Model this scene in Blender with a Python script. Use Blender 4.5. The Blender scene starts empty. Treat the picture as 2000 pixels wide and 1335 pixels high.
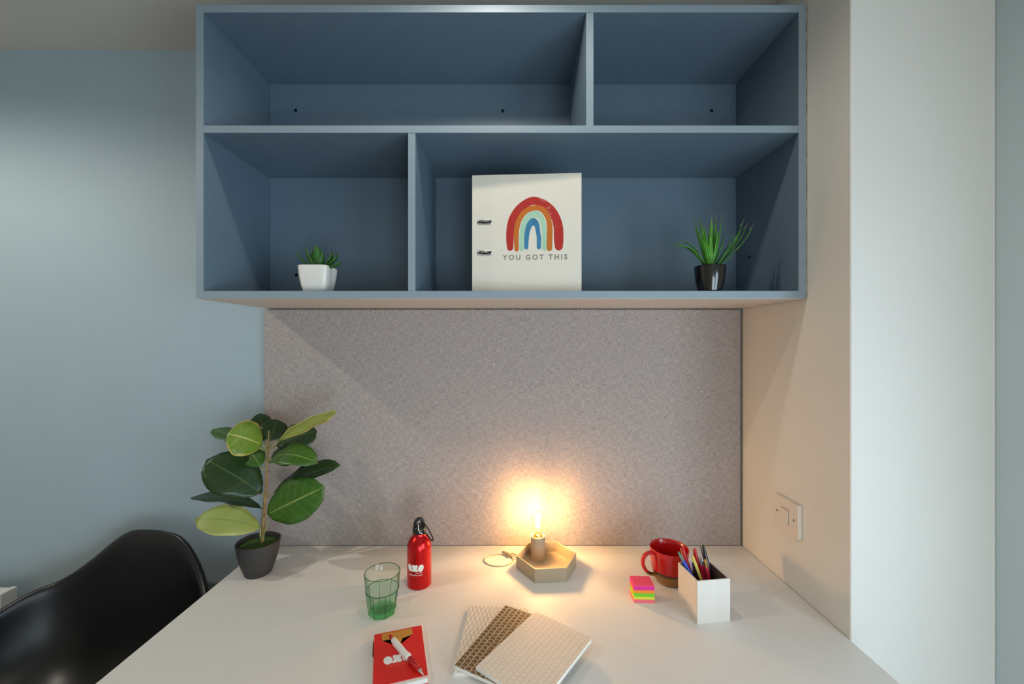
import bpy, bmesh, math, random
from mathutils import Vector, Matrix
random.seed(7)
PI = math.pi
SC = bpy.context.scene
COL = SC.collection
R = math.radians

# ------------------------------------------------------------------ camera, world, light, exposure
CAM_Z = 1.388
cd = bpy.data.cameras.new('camera')
cam = bpy.data.objects.new('camera', cd); COL.objects.link(cam)
cam.location = (0, 0, CAM_Z); cam.rotation_euler = (PI/2, 0, 0)
cd.sensor_width = 36.0; cd.lens = 14.4
cd.shift_x = 3/2000; cd.shift_y = 2.5/2000
cd.clip_start = 0.02
SC.camera = cam

world = bpy.data.worlds.new('world'); SC.world = world
world.use_nodes = True
wn = world.node_tree.nodes; wl = world.node_tree.links
bgn = wn['Background']
sky = wn.new('ShaderNodeTexSky'); sky.sky_type = 'HOSEK_WILKIE'; sky.turbidity = 4.0
sky.sun_direction = (0.3, 0.75, 0.6)
wl.new(sky.outputs['Color'], bgn.inputs['Color']); bgn.inputs['Strength'].default_value = 0.35

def area_light(name, loc, rot, sx, sy, power, color):
    ld = bpy.data.lights.new(name, 'AREA'); ld.shape = 'RECTANGLE'
    ld.size = sx; ld.size_y = sy; ld.energy = power; ld.color = color
    o = bpy.data.objects.new(name, ld); COL.objects.link(o)
    o.location = loc; o.rotation_euler = rot
    return o
# daylight entering through the low rear window and the window in the right-hand wall
area_light('window_daylight', (0.64, -1.33, 0.72), (R(90), 0, 0), 0.72, 1.02, 19.0, (0.76, 0.90, 1.0))
area_light('side_window_daylight', (1.085, -0.22, 1.08), (0, R(90), 0), 0.86, 1.02, 19.0, (0.68, 0.86, 1.0))
# recessed ceiling spotlights in a row in front of the shelves
DOWN = [(-0.05, 0.78, 9.0), (-1.80, 0.50, 33.0)]
for dx_, dy_, pw_ in DOWN:
    sd = bpy.data.lights.new('downlight_beam', 'SPOT'); sd.energy = pw_; sd.color = (1.0, 0.92, 0.80)
    sd.spot_size = R(165); sd.spot_blend = 0.5; sd.shadow_soft_size = 0.022
    so = bpy.data.objects.new('downlight_beam', sd); COL.objects.link(so)
    so.location = (dx_, dy_, 2.322)

vs = SC.view_settings
vs.view_transform = 'Standard'; vs.look = 'None'; vs.gamma = 1.0; vs.use_curve_mapping = False
vs.exposure = 0.0

# ------------------------------------------------------------------ materials
def srgb(r, g, b):
    def c(v):
        v /= 255.0
        return v/12.92 if v <= 0.04045 else ((v+0.055)/1.055)**2.4
    return (c(r), c(g), c(b), 1.0)
MATS = {}
def mat(name, rgb, rough=0.5, metal=0.0, var=0.06, scale=30.0, bump=0.0, bscale=200.0, coat=0.0, spec=0.5, stretch=(1, 1, 1)):
    m = bpy.data.materials.new(name); m.use_nodes = True
    nt = m.node_tree; n = nt.nodes; l = nt.links
    b = n['Principled BSDF']
    tc = n.new('ShaderNodeTexCoord'); mp = n.new('ShaderNodeMapping')
    mp.inputs['Scale'].default_value = stretch
    l.new(tc.outputs['Object'], mp.inputs['Vector'])
    nz = n.new('ShaderNodeTexNoise'); nz.inputs['Scale'].default_value = scale; nz.inputs['Detail'].default_value = 4
    l.new(mp.outputs['Vector'], nz.inputs['Vector'])
    cr = n.new('ShaderNodeValToRGB')
    c = srgb(*rgb)
    cr.color_ramp.elements[0].position = 0.3; cr.color_ramp.elements[1].position = 0.7
    cr.color_ramp.elements[0].color = tuple(x*(1-var) for x in c[:3]) + (1,)
    cr.color_ramp.elements[1].color = tuple(min(1, x*(1+var)) for x in c[:3]) + (1,)
    l.new(nz.outputs['Fac'], cr.inputs['Fac']); l.new(cr.outputs['Color'], b.inputs['Base Color'])
    b.inputs['Roughness'].default_value = rough; b.inputs['Metallic'].default_value = metal
    b.inputs['Coat Weight'].default_value = coat; b.inputs['Specular IOR Level'].default_value = spec
    if bump > 0:
        nb = n.new('ShaderNodeTexNoise'); nb.inputs['Scale'].default_value = bscale; nb.inputs['Detail'].default_value = 3
        l.new(mp.outputs['Vector'], nb.inputs['Vector'])
        bp = n.new('ShaderNodeBump'); bp.inputs['Strength'].default_value = bump; bp.inputs['Distance'].default_value = 0.002
        l.new(nb.outputs['Fac'], bp.inputs['Height']); l.new(bp.outputs['Normal'], b.inputs['Normal'])
    MATS[name] = m
    return m

mat('white_paint', (226, 222, 214), 0.7, bump=0.12, bscale=55, var=0.015, scale=3)
mat('blue_paint', (166, 184, 193), 0.62, bump=0.14, bscale=70, var=0.02, scale=4)
mat('pale_paint', (192, 206, 210), 0.65, bump=0.14, bscale=70, var=0.02, scale=4)
mat('ceiling_paint', (205, 198, 188), 0.85, bump=0.05, bscale=70, var=0.02, scale=4)
mat('edge_tape', (138, 154, 164), 0.45, var=0.03, scale=40, stretch=(.1, 1, 1))
mat('laminate_blue', (104, 123, 139), 0.48, var=0.03, scale=90, bump=0.03, bscale=500)
mat('laminate_white', (228, 224, 218), 0.55, var=0.01, scale=60)
mat('laminate_beige', (206, 196, 186), 0.5, var=0.02, scale=60)
mat('floor_wood', (150, 128, 104), 0.5, var=0.2, scale=6, stretch=(1, 12, 1))
mat('window_frame_white', (235, 236, 236), 0.4)
mat('black_shell', (17, 18, 18), 0.36, var=0.1, scale=400, bump=0.05, bscale=900)
mat('dowel_wood', (190, 150, 105), 0.5, var=0.12, scale=25, stretch=(1, 1, .1))
mat('dark_metal', (30, 30, 32), 0.4, metal=0.8)
mat('chrome', (205, 205, 205), 0.18, metal=1.0, var=0.02)
mat('radiator_white', (232, 232, 228), 0.35, var=0.01)
mat('taupe_metal', (170, 154, 128), 0.55, var=0.03, scale=200)
mat('cream_cable', (205, 190, 160), 0.4)
mat('ceramic_white', (232, 228, 220), 0.22, var=0.01)
mat('gloss_black', (18, 15, 14), 0.14, var=0.05, coat=0.5)
mat('pot_charcoal', (58, 55, 54), 0.65, var=0.12, scale=160, bump=0.1, bscale=300)
mat('moss', (62, 92, 24), 0.9, var=0.5, scale=140, bump=0.8, bscale=220)
mat('soil', (38, 28, 20), 0.95, var=0.4, scale=160, bump=0.8, bscale=300)
mat('fig_stem', (150, 122, 78), 0.7, var=0.25, scale=60, bump=0.3, bscale=180)
mat('fig_petiole', (150, 150, 84), 0.6, var=0.12, scale=60)
mat('grass_green', (74, 140, 44), 0.45, var=0.35, scale=50)
mat('grass_tip', (128, 108, 92), 0.6, var=0.1)
mat('succulent_green', (44, 92, 30), 0.5, var=0.4, scale=50)
mat('binder_board', (226, 218, 202), 0.6, var=0.012, scale=20)
mat('print_red', (178, 30, 20), 0.6, var=0.08, scale=60)
mat('print_orange', (196, 104, 18), 0.6, var=0.06, scale=60)
mat('print_mint', (166, 204, 176), 0.6, var=0.05, scale=60)
mat('print_blue', (52, 122, 160), 0.6, var=0.06, scale=60)
mat('print_grey', (140, 130, 118), 0.6)
mat('print_cream', (226, 214, 194), 0.6)
mat('print_white', (240, 236, 228), 0.5)
mat('print_tomato', (238, 92, 48), 0.5)
mat('hole_dark', (14, 13, 12), 0.8)
mat('bottle_red', (205, 16, 20), 0.26, metal=0.72, var=0.03, scale=300, coat=0.25)
mat('black_plastic', (22, 22, 22), 0.35)
mat('paper_white', (236, 232, 224), 0.8, var=0.03, scale=600, stretch=(.02, .02, 1))
mat('cover_red', (222, 34, 26), 0.45, var=0.02)
mat('kraft', (196, 138, 52), 0.7, var=0.06, scale=200)
mat('elastic_dark', (96, 14, 16), 0.7)
mat('pen_white', (238, 236, 230), 0.28)
mat('pen_red', (186, 18, 24), 0.3)
mat('pen_blue', (30, 66, 190), 0.3)
mat('pen_green_grey', (86, 128, 112), 0.35)
mat('pen_black', (20, 22, 26), 0.25, coat=0.3)
mat('pen_navy', (38, 56, 84), 0.3)
mat('pen_crimson', (196, 36, 66), 0.35)
mat('pen_yellow', (214, 196, 92), 0.45)
mat('pen_lilac', (206, 188, 206), 0.4)
mat('pen_grey', (128, 128, 130), 0.35)
mat('gold_metal', (206, 168, 110), 0.25, metal=0.9)
mat('box_white', (222, 214, 204), 0.6, var=0.03, scale=40, stretch=(1, 1, .1))
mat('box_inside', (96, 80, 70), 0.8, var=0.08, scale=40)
mat('note_pink', (244, 78, 112), 0.75, var=0.04, scale=300, stretch=(.02, .02, 1))
mat('note_magenta', (224, 40, 148), 0.75, var=0.05, scale=300, stretch=(.02, .02, 1))
mat('note_orange', (250, 140, 40), 0.75, var=0.05, scale=300, stretch=(.02, .02, 1))
mat('note_green', (120, 204, 40), 0.75, var=0.05, scale=300, stretch=(.02, .02, 1))
mat('note_yellow', (226, 220, 60), 0.75, var=0.05, scale=300, stretch=(.02, .02, 1))
mat('note_rose', (246, 110, 120), 0.75, var=0.05, scale=300, stretch=(.02, .02, 1))
mat('switch_plastic', (226, 216, 204), 0.35, var=0.01)
mat('gap_shade', (128, 112, 96), 0.7)
mat('screw_brass', (120, 92, 52), 0.4, metal=0.7)
mat('sealant', (206, 200, 186), 0.6)

# woven pinboard cloth: crossed, stretched noises
def woven(name, dark, light):
    m = bpy.data.materials.new(name); m.use_nodes = True
    nt = m.node_tree; n = nt.nodes; l = nt.links; b = n['Principled BSDF']
    tc = n.new('ShaderNodeTexCoord'); outs = []
    for st in ((60, 60, 640), (640, 60, 60)):
        mp = n.new('ShaderNodeMapping'); mp.inputs['Scale'].default_value = st
        l.new(tc.outputs['Object'], mp.inputs['Vector'])
        nz = n.new('ShaderNodeTexNoise'); nz.inputs['Scale'].default_value = 1.0; nz.inputs['Detail'].default_value = 3
        l.new(mp.outputs['Vector'], nz.inputs['Vector']); outs.append(nz.outputs['Fac'])
    ad = n.new('ShaderNodeMath'); ad.operation = 'ADD'
    l.new(outs[0], ad.inputs[0]); l.new(outs[1], ad.inputs[1])
    hf = n.new('ShaderNodeMath'); hf.operation = 'MULTIPLY'; hf.inputs[1].default_value = 0.5
    l.new(ad.outputs[0], hf.inputs[0])
    cr = n.new('ShaderNodeValToRGB')
    cr.color_ramp.elements[0].position = 0.36; cr.color_ramp.elements[1].position = 0.64
    cr.color_ramp.elements[0].color = srgb(*dark); cr.color_ramp.elements[1].color = srgb(*light)
    l.new(hf.outputs[0], cr.inputs['Fac']); l.new(cr.outputs['Color'], b.inputs['Base Color'])
    b.inputs['Roughness'].default_value = 0.95; b.inputs['Specular IOR Level'].default_value = 0.15
    bp = n.new('ShaderNodeBump'); bp.inputs['Strength'].default_value = 0.35; bp.inputs['Distance'].default_value = 0.001
    l.new(hf.outputs[0], bp.inputs['Height']); l.new(bp.outputs['Normal'], b.inputs['Normal'])
    MATS[name] = m
woven('board_cloth', (144, 135, 132), (190, 179, 174))

# leaves: midrib and side veins follow the leaf's own uv (u along, v across)
def leafmat(name, base, vein, edge, rough=0.38):
    m = bpy.data.materials.new(name); m.use_nodes = True
    nt = m.node_tree; n = nt.nodes; l = nt.links; b = n['Principled BSDF']
    uv = n.new('ShaderNodeUVMap'); sp = n.new('ShaderNodeSeparateXYZ'); l.new(uv.outputs['UV'], sp.inputs['Vector'])
    def mth(op, a, bb=None, c=None):
        x = n.new('ShaderNodeMath'); x.operation = op
        for i, v in enumerate((a, bb, c)):
            if v is None: continue
            if isinstance(v, (int, float)): x.inputs[i].default_value = v
            else: l.new(v, x.inputs[i])
        return x.outputs[0]
    av = mth('ABSOLUTE', mth('SUBTRACT', sp.outputs['Y'], 0.5))
    mid = mth('LESS_THAN', av, 0.02)
    ph = mth('FRACT', mth('MULTIPLY', mth('SUBTRACT', sp.outputs['X'], mth('MULTIPLY', av, 0.35)), 7.5))
    side = mth('LESS_THAN', ph, 0.075)
    fac = mth('MAXIMUM', mid, mth('MULTIPLY', side, 0.28))
    tc = n.new('ShaderNodeTexCoord'); nz = n.new('ShaderNodeTexNoise'); nz.inputs['Scale'].default_value = 28
    l.new(tc.outputs['Object'], nz.inputs['Vector'])
    em = mth('MULTIPLY', mth('GREATER_THAN', mth('ADD', av, mth('MULTIPLY', nz.outputs['Fac'], 0.12)), 0.50), 0.8)
    def mix(f, a, c):
        x = n.new('ShaderNodeMix'); x.data_type = 'RGBA'
        l.new(f, x.inputs[0])
        for i, v in ((6, a), (7, c)):
            if isinstance(v, tuple): x.inputs[i].default_value = v
            else: l.new(v, x.inputs[i])
        return x.outputs[2]
    dk = tuple(x*0.7 for x in srgb(*base)[:3]) + (1,)
    c0 = mix(nz.outputs['Fac'], dk, srgb(*base))
    c1 = mix(em, c0, srgb(*edge)); c2 = mix(fac, c1, srgb(*vein))
    l.new(c2, b.inputs['Base Color'])
    b.inputs['Roughness'].default_value = rough
    bp = n.new('ShaderNodeBump'); bp.inputs['Strength'].default_value = 0.5; bp.inputs['Distance'].default_value = 0.002
    l.new(fac, bp.inputs['Height']); l.new(bp.outputs['Normal'], b.inputs['Normal'])
    MATS[name] = m
leafmat('leaf_dark', (36, 64, 26), (66, 90, 44), (34, 58, 26), 0.32)
leafmat('leaf_mid', (62, 106, 30), (132, 150, 78), (52, 92, 26))
leafmat('leaf_bright', (112, 142, 40), (178, 182, 98), (198, 178, 88))
leafmat('leaf_pale', (152, 164, 82), (120, 138, 62), (188, 184, 110), 0.5)

# scale patterned notebook covers (fish-scale lattice in the cover's own plane)
def scales(name, base, line, freq=(70, 60), width=0.10, fleck=None):
    m = bpy.data.materials.new(name); m.use_nodes = True
    nt = m.node_tree; n = nt.nodes; l = nt.links; b = n['Principled BSDF']
    tc = n.new('ShaderNodeTexCoord'); sp = n.new('ShaderNodeSeparateXYZ'); l.new(tc.outputs['Object'], sp.inputs['Vector'])
    nz = n.new('ShaderNodeTexNoise'); nz.inputs['Scale'].default_value = 60; l.new(tc.outputs['Object'], nz.inputs['Vector'])
    def mth(op, a, bb=None):
        x = n.new('ShaderNodeMath'); x.operation = op
        for i, v in enumerate((a, bb)):
            if v is None: continue
            if isinstance(v, (int, float)): x.inputs[i].default_value = v
            else: l.new(v, x.inputs[i])
        return x.outputs[0]
    wob = mth('MULTIPLY', mth('SUBTRACT', nz.outputs['Fac'], 0.5), 0.35)
    x = mth('ADD', mth('MULTIPLY', sp.outputs['X'], freq[0]), wob)
    y = mth('ADD', mth('MULTIPLY', sp.outputs['Y'], freq[1]), wob)
    if fleck:
        d1 = mth('ABSOLUTE', mth('SUBTRACT', mth('FRACT', mth('ADD', x, mth('MULTIPLY', y, 0.5))), 0.5))
        d2 = mth('ABSOLUTE', mth('SUBTRACT', mth('FRACT', mth('SUBTRACT', x, mth('MULTIPLY', y, 0.5))), 0.5))
        f = mth('LESS_THAN', mth('MINIMUM', d1, d2), width)
    else:                                                           # columns of rounded scales, every other column shifted
        u = mth('SUBTRACT', mth('FRACT', x), 0.5)
        odd = mth('MULTIPLY', mth('FLOOR', mth('FRACT', mth('MULTIPLY', x, 0.5)) if False else mth('MULTIPLY', mth('FRACT', mth('MULTIPLY', x, 0.5)), 2.0)), 0.5)
        v = mth('FRACT', mth('ADD', mth('ADD', y, odd), mth('MULTIPLY', mth('MULTIPLY', u, u), 2.0)))
        f = mth('MAXIMUM', mth('LESS_THAN', v, width*1.7), mth('GREATER_THAN', mth('ABSOLUTE', u), 0.5-width*0.8))
    ink = mth('MULTIPLY', f, mth('ADD', mth('MULTIPLY', nz.outputs['Fac'], 0.9), 0.35))
    mx = n.new('ShaderNodeMix'); mx.data_type = 'RGBA'
    l.new(ink, mx.inputs[0]); mx.inputs[6].default_value = srgb(*base); mx.inputs[7].default_value = srgb(*line)
    l.new(mx.outputs[2], b.inputs['Base Color']); b.inputs['Roughness'].default_value = 0.65
    MATS[name] = m
scales('cover_trellis', (234, 225, 212), (176, 156, 132), (100, 66), 0.07, fleck=True)
scales('cover_tan_scales', (108, 82, 48), (224, 208, 178), (84, 96), 0.085)
scales('cover_cream_scales', (234, 221, 206), (212, 190, 164), (88, 96), 0.07)

# mug: red glaze over an ochre dipped foot (z in the mug's own frame)
def mugmat():
    m = bpy.data.materials.new('mug_glaze'); m.use_nodes = True
    nt = m.node_tree; n = nt.nodes; l = nt.links; b = n['Principled BSDF']
    tc = n.new('ShaderNodeTexCoord'); sp = n.new('ShaderNodeSeparateXYZ'); l.new(tc.outputs['Object'], sp.inputs['Vector'])
    nz = n.new('ShaderNodeTexNoise'); nz.inputs['Scale'].default_value = 35; l.new(tc.outputs['Object'], nz.inputs['Vector'])
    a = n.new('ShaderNodeMath'); a.operation = 'MULTIPLY_ADD'; l.new(nz.outputs['Fac'], a.inputs[0]); a.inputs[1].default_value = 0.008
    l.new(sp.outputs['Z'], a.inputs[2])
    d = n.new('ShaderNodeMath'); d.operation = 'MULTIPLY'; l.new(a.outputs[0], d.inputs[0]); d.inputs[1].default_value = 10.0
    cr = n.new('ShaderNodeValToRGB'); e = cr.color_ramp.elements
    e[0].position = 0.0; e[0].color = srgb(150, 100, 36)
    e[1].position = 0.42; e[1].color = srgb(196, 20, 20)
    for p, c in ((0.30, (150, 104, 40)), (0.345, (70, 44, 20)), (0.385, (96, 20, 14))):
        k = e.new(p); k.color = srgb(*c)
    l.new(d.outputs[0], cr.inputs['Fac']); l.new(cr.outputs['Color'], b.inputs['Base Color'])
    b.inputs['Roughness'].default_value = 0.2; b.inputs['Coat Weight'].default_value = 0.3
    MATS['mug_glaze'] = m
mugmat()

# glass that lets light through: clear transmission, tinted deeper edge-on, with a grazing gloss
def clearglass(name, tint, edge, gloss=0.6):
    m = bpy.data.materials.new(name); m.use_nodes = True
    nt = m.node_tree; n = nt.nodes; l = nt.links
    n.remove(n['Principled BSDF']); out = n['Material Output']
    lw = n.new('ShaderNodeLayerWeight'); lw.inputs['Blend'].default_value = 0.5
    p3 = n.new('ShaderNodeMath'); p3.operation = 'POWER'; l.new(lw.outputs['Facing'], p3.inputs[0]); p3.inputs[1].default_value = 4.0
    mc = n.new('ShaderNodeMix'); mc.data_type = 'RGBA'; l.new(p3.outputs[0], mc.inputs[0])
    mc.inputs[6].default_value = tint; mc.inputs[7].default_value = edge
    tr = n.new('ShaderNodeBsdfTransparent'); l.new(mc.outputs[2], tr.inputs['Color'])
    gl = n.new('ShaderNodeBsdfGlossy'); gl.inputs['Roughness'].default_value = 0.03
    p5 = n.new('ShaderNodeMath'); p5.operation = 'POWER'; l.new(lw.outputs['Facing'], p5.inputs[0]); p5.inputs[1].default_value = 5
    fr = n.new('ShaderNodeMath'); fr.operation = 'MULTIPLY_ADD'; l.new(p5.outputs[0], fr.inputs[0])
    fr.inputs[1].default_value = gloss; fr.inputs[2].default_value = 0.04
    mx = n.new('ShaderNodeMixShader'); l.new(fr.outputs[0], mx.inputs[0]); l.new(tr.outputs[0], mx.inputs[1]); l.new(gl.outputs[0], mx.inputs[2])
    l.new(mx.outputs[0], out.inputs['Surface']); MATS[name] = m
clearglass('bulb_glass', (0.99, 0.98, 0.96, 1), (0.97, 0.92, 0.82, 1), 0.15)
clearglass('window_glass', (0.97, 0.99, 0.99, 1), (0.9, 0.95, 0.94, 1))
clearglass('green_glass', (0.955, 0.99, 0.96, 1), (0.22, 0.50, 0.28, 1), 0.25)
clearglass('green_glass_wall', (0.88, 0.97, 0.90, 1), (0.25, 0.60, 0.36, 1), 0.3)
clearglass('green_glass_base', (0.60, 0.90, 0.68, 1), (0.16, 0.50, 0.28, 1), 0.45)
clearglass('green_glass_edge', (0.42, 0.62, 0.46, 1), (0.10, 0.26, 0.14, 1), 0.3)

def emis(name, col, s):
    m = bpy.data.materials.new(name); m.use_nodes = True
    nt = m.node_tree; n = nt.nodes; n.remove(n['Principled BSDF'])
    e = n.new('ShaderNodeEmission'); e.inputs['Color'].default_value = col; e.inputs['Strength'].default_value = s
    nt.links.new(e.outputs[0], n['Material Output'].inputs['Surface']); MATS[name] = m
emis('filament_glow', (1.0, 0.545, 0.195, 1), 760.0)
emis('downlight_lens', (1.0, 0.86, 0.68, 1), 6.0)

# ------------------------------------------------------------------ mesh helpers
def obj(name, bm, material, parent=None, smooth=False, loc=None, rot=None):
    me = bpy.data.meshes.new(name)
    if isinstance(bm, bmesh.types.BMesh):
        bm.normal_update(); bm.to_mesh(me); bm.free()
    else:
        me = bm; me.name = name
    o = bpy.data.objects.new(name, me); COL.objects.link(o)
    if material and not me.materials: me.materials.append(MATS[material])
    if smooth:
        for p in me.polygons: p.use_smooth = True
        if smooth == 'auto':
            try: me.set_sharp_from_angle(angle=R(35))
            except Exception: pass
    if parent: o.parent = parent
    if loc: o.location = loc
    if rot: o.rotation_euler = rot
    return o
def tag(o, label, cat, group=None):
    o['label'] = label; o['category'] = cat
    if group: o['group'] = group
    return o
def thing(name, label, cat, loc=(0, 0, 0), rotz=0.0, group=None, quat=None):
    o = bpy.data.objects.new(name, None); COL.objects.link(o); o.empty_display_size = 0.05
    o.location = loc
    if quat is not None:
        o.rotation_mode = 'QUATERNION'; o.rotation_quaternion = quat
    else: o.rotation_euler = (0, 0, rotz)
    return tag(o, label, cat, group)
def struct(name, bm, material, label, smooth=False):
    o = obj(name, bm, material, smooth=smooth); o['kind'] = 'structure'; o['label'] = label
    o['category'] = name.split('_')[0]
    return o
def box(x0, x1, y0, y1, z0, z1, bev=0.0, seg=2, bm=None):
    own = bm is None
    b2 = bmesh.new()
    bmesh.ops.create_cube(b2, size=1.0)
    for v in b2.verts:
        v.co = Vector(((x0+x1)/2 + v.co.x*(x1-x0), (y0+y1)/2 + v.co.y*(y1-y0), (z0+z1)/2 + v.co.z*(z1-z0)))
    if bev > 0:
        bmesh.ops.bevel(b2, geom=b2.edges[:], offset=bev, segments=seg, affect='EDGES', profile=0.5)
    if own: return b2
    me = bpy.data.meshes.new('tmp'); b2.to_mesh(me); b2.free(); bm.from_mesh(me); bpy.data.meshes.remove(me)
    return bm
def lathe(profile, seg=40, closed_ends=True, shape=None):
    bm = bmesh.new(); rings = []
    for (r, z) in profile:
        if r < 1e-6: rings.append([bm.verts.new((0, 0, z))])
        else:
            ring = []
            for i in range(seg):
                a = 2*PI*i/seg; rr = r*(shape(a, z) if shape else 1.0)
                ring.append(bm.verts.new((rr*math.cos(a), rr*math.sin(a), z)))
            rings.append(ring)
    for a, b in zip(rings, rings[1:]):
        if len(a) == 1 and len(b) == 1: continue
        for i in range(seg):
            j = (i+1) % seg
            if len(a) == 1: bm.faces.new((a[0], b[j], b[i]))
            elif len(b) == 1: bm.faces.new((a[i], a[j], b[0]))
            else: bm.faces.new((a[i], a[j], b[j], b[i]))
    bmesh.ops.recalc_face_normals(bm, faces=bm.faces[:])
    return bm
def tube(pts, rad, seg=10, closed=False, bm=None):
    bm = bm or bmesh.new()
    pts = [Vector(p) for p in pts]; n = len(pts); rings = []; up = None
    for i, p in enumerate(pts):
        if closed: t = pts[(i+1) % n] - pts[i-1]
        else: t = pts[min(i+1, n-1)] - pts[max(i-1, 0)]
        t.normalize()
        if up is None:
            up = Vector((0, 0, 1)) if abs(t.z) < 0.9 else Vector((1, 0, 0))
        s = t.cross(up)
        if s.length < 1e-6: s = t.cross(Vector((0.3, 1, 0.2)))
        s.normalize(); u = s.cross(t).normalized(); up = u
        r = rad[i] if isinstance(rad, (list, tuple)) else rad
        rings.append([bm.verts.new(p + (s*math.cos(2*PI*k/seg) + u*math.sin(2*PI*k/seg))*r) for k in range(seg)])
    pairs = list(zip(rings, rings[1:])) + ([(rings[-1], rings[0])] if closed else [])
    for a, b in pairs:
        for k in range(seg): bm.faces.new((a[k], a[(k+1) % seg], b[(k+1) % seg], b[k]))
    if not closed:
        bm.faces.new(rings[0][::-1]); bm.faces.new(rings[-1])
    bmesh.ops.recalc_face_normals(bm, faces=bm.faces[:])
    return bm
def smoothpath(pts, n=8):
    pts = [Vector(p) for p in pts]; out = []
    for i in range(len(pts)-1):
        p0 = pts[max(i-1, 0)]; p1 = pts[i]; p2 = pts[i+1]; p3 = pts[min(i+2, len(pts)-1)]
        for k in range(n):
            t = k/n
            out.append(0.5*((2*p1) + (p2-p0)*t + (2*p0-5*p1+4*p2-p3)*t*t + (3*p1-p0-3*p2+p3)*t**3))
    out.append(pts[-1]); return out
def prism(outline, z0, z1, bm=None):
    bm = bm or bmesh.new()
    lo = [bm.verts.new((x, y, z0)) for x, y in outline]; hi = [bm.verts.new((x, y, z1)) for x, y in outline]
    n = len(outline)
    fs = [bm.faces.new(lo[::-1]), bm.faces.new(hi)]
    for i in range(n): fs.append(bm.faces.new((lo[i], lo[(i+1) % n], hi[(i+1) % n], hi[i])))
    bmesh.ops.triangulate(bm, faces=fs[:2])
    bmesh.ops.recalc_face_normals(bm, faces=bm.faces[:])
    return bm
def text_bm(s, size, depth=0.0002, spacing=1.0, bold=0.0, align='CENTER'):
    cu = bpy.data.curves.new('txt', 'FONT'); cu.body = s; cu.size = size; cu.extrude = depth/2
    cu.space_character = spacing; cu.align_x = align; cu.align_y = 'CENTER'; cu.offset = bold; cu.resolution_u = 3
    o = bpy.data.objects.new('txt', cu); COL.objects.link(o)
    dg = bpy.context.evaluated_depsgraph_get()
    me = bpy.data.meshes.new_from_object(o.evaluated_get(dg))
    bpy.data.objects.remove(o); bpy.data.curves.remove(cu)
    bm = bmesh.new(); bm.from_mesh(me); bpy.data.meshes.remove(me)
    return bm
def xf(bm, M):
    bmesh.ops.transform(bm, matrix=M, verts=bm.verts[:]); return bm

# ------------------------------------------------------------------ the room
YB = 1.3275          # back wall face
ZC = 2.338           # ceiling
XR = 0.744           # side of the wall stub to the right of the desk
YP = 0.895           # front of that stub
XN = 1.061           # right-hand room wall
XL = -3.05; YR = -1.30
struct('floor', box(XL-.1, XN+.1, YR-.1, YB+.1, -0.06, 0), 'floor_wood', 'brown wooden floor of the room')
struct('ceiling', box(XL-.1, XN+.1, YR-.1, YB+.1, ZC, ZC+.06), 'ceiling_paint', 'plain off-white ceiling above the shelf unit')
struct('wall_back', box(XL-.1, XN+.1, YB, YB+.1, 0, ZC), 'blue_paint', 'pale blue painted wall behind the desk and shelves')
struct('wall_right_stub', box(XR, XN, YP, YB, 0, ZC, bev=0.002, seg=1), 'white_paint', 'white wall stub closing the desk alcove')
VY0, VY1, VZ0, VZ1 = -0.77, 0.33, 0.61, 1.55
bm = bmesh.new()
box(XN, XN+.1, YR-.1, VY0, 0, ZC, bm=bm); box(XN, XN+.1, VY1, YB, 0, ZC, bm=bm)
box(XN, XN+.1, VY0, VY1, 0, VZ0, bm=bm); box(XN, XN+.1, VY0, VY1, VZ1, ZC, bm=bm)
struct('wall_right', bm, 'pale_paint', 'pale grey-blue wall beyond the white wall stub')
bm = bmesh.new(); fw = 0.04
box(XN+.04, XN+.09, VY0, VY0+fw, VZ0, VZ1, bm=bm); box(XN+.04, XN+.09, VY1-fw, VY1, VZ0, VZ1, bm=bm)
box(XN+.04, XN+.09, VY0, VY1, VZ0, VZ0+fw, bm=bm); box(XN+.04, XN+.09, VY0, VY1, VZ1-fw, VZ1, bm=bm)
win2 = struct('window_2', bm, 'window_frame_white', 'white framed window in the pale grey-blue wall')
obj('pane', box(XN+.062, XN+.068, VY0+fw, VY1-fw, VZ0+fw, VZ1-fw), 'window_glass', win2)
struct('wall_left', box(XL-.1, XL, YR-.1, YB, 0, ZC), 'white_paint', 'white wall opposite the wall stub')
WX0, WX1, WZ0, WZ1 = 0.24, 1.04, 0.17, 1.27
bm = bmesh.new()
box(XL, WX0, YR-.1, YR, 0, ZC, bm=bm); box(WX1, XN, YR-.1, YR, 0, ZC, bm=bm)
box(WX0, WX1, YR-.1, YR, 0, WZ0, bm=bm); box(WX0, WX1, YR-.1, YR, WZ1, ZC, bm=bm)
struct('wall_rear', bm, 'white_paint', 'white wall with a low window facing the desk')
bm = bmesh.new(); fw = 0.04
box(WX0, WX0+fw, YR-.09, YR-.04, WZ0, WZ1, bm=bm); box(WX1-fw, WX1, YR-.09, YR-.04, WZ0, WZ1, bm=bm)
box(WX0, WX1, YR-.09, YR-.04, WZ0, WZ0+fw, bm=bm); box(WX0, WX1, YR-.09, YR-.04, WZ1-fw, WZ1, bm=bm)
win = struct('window_1', bm, 'window_frame_white', 'white framed low window facing the desk')
obj('pane', box(WX0+fw, WX1-fw, YR-.068, YR-.062, WZ0+fw, WZ1-fw), 'window_glass', win)
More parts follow.
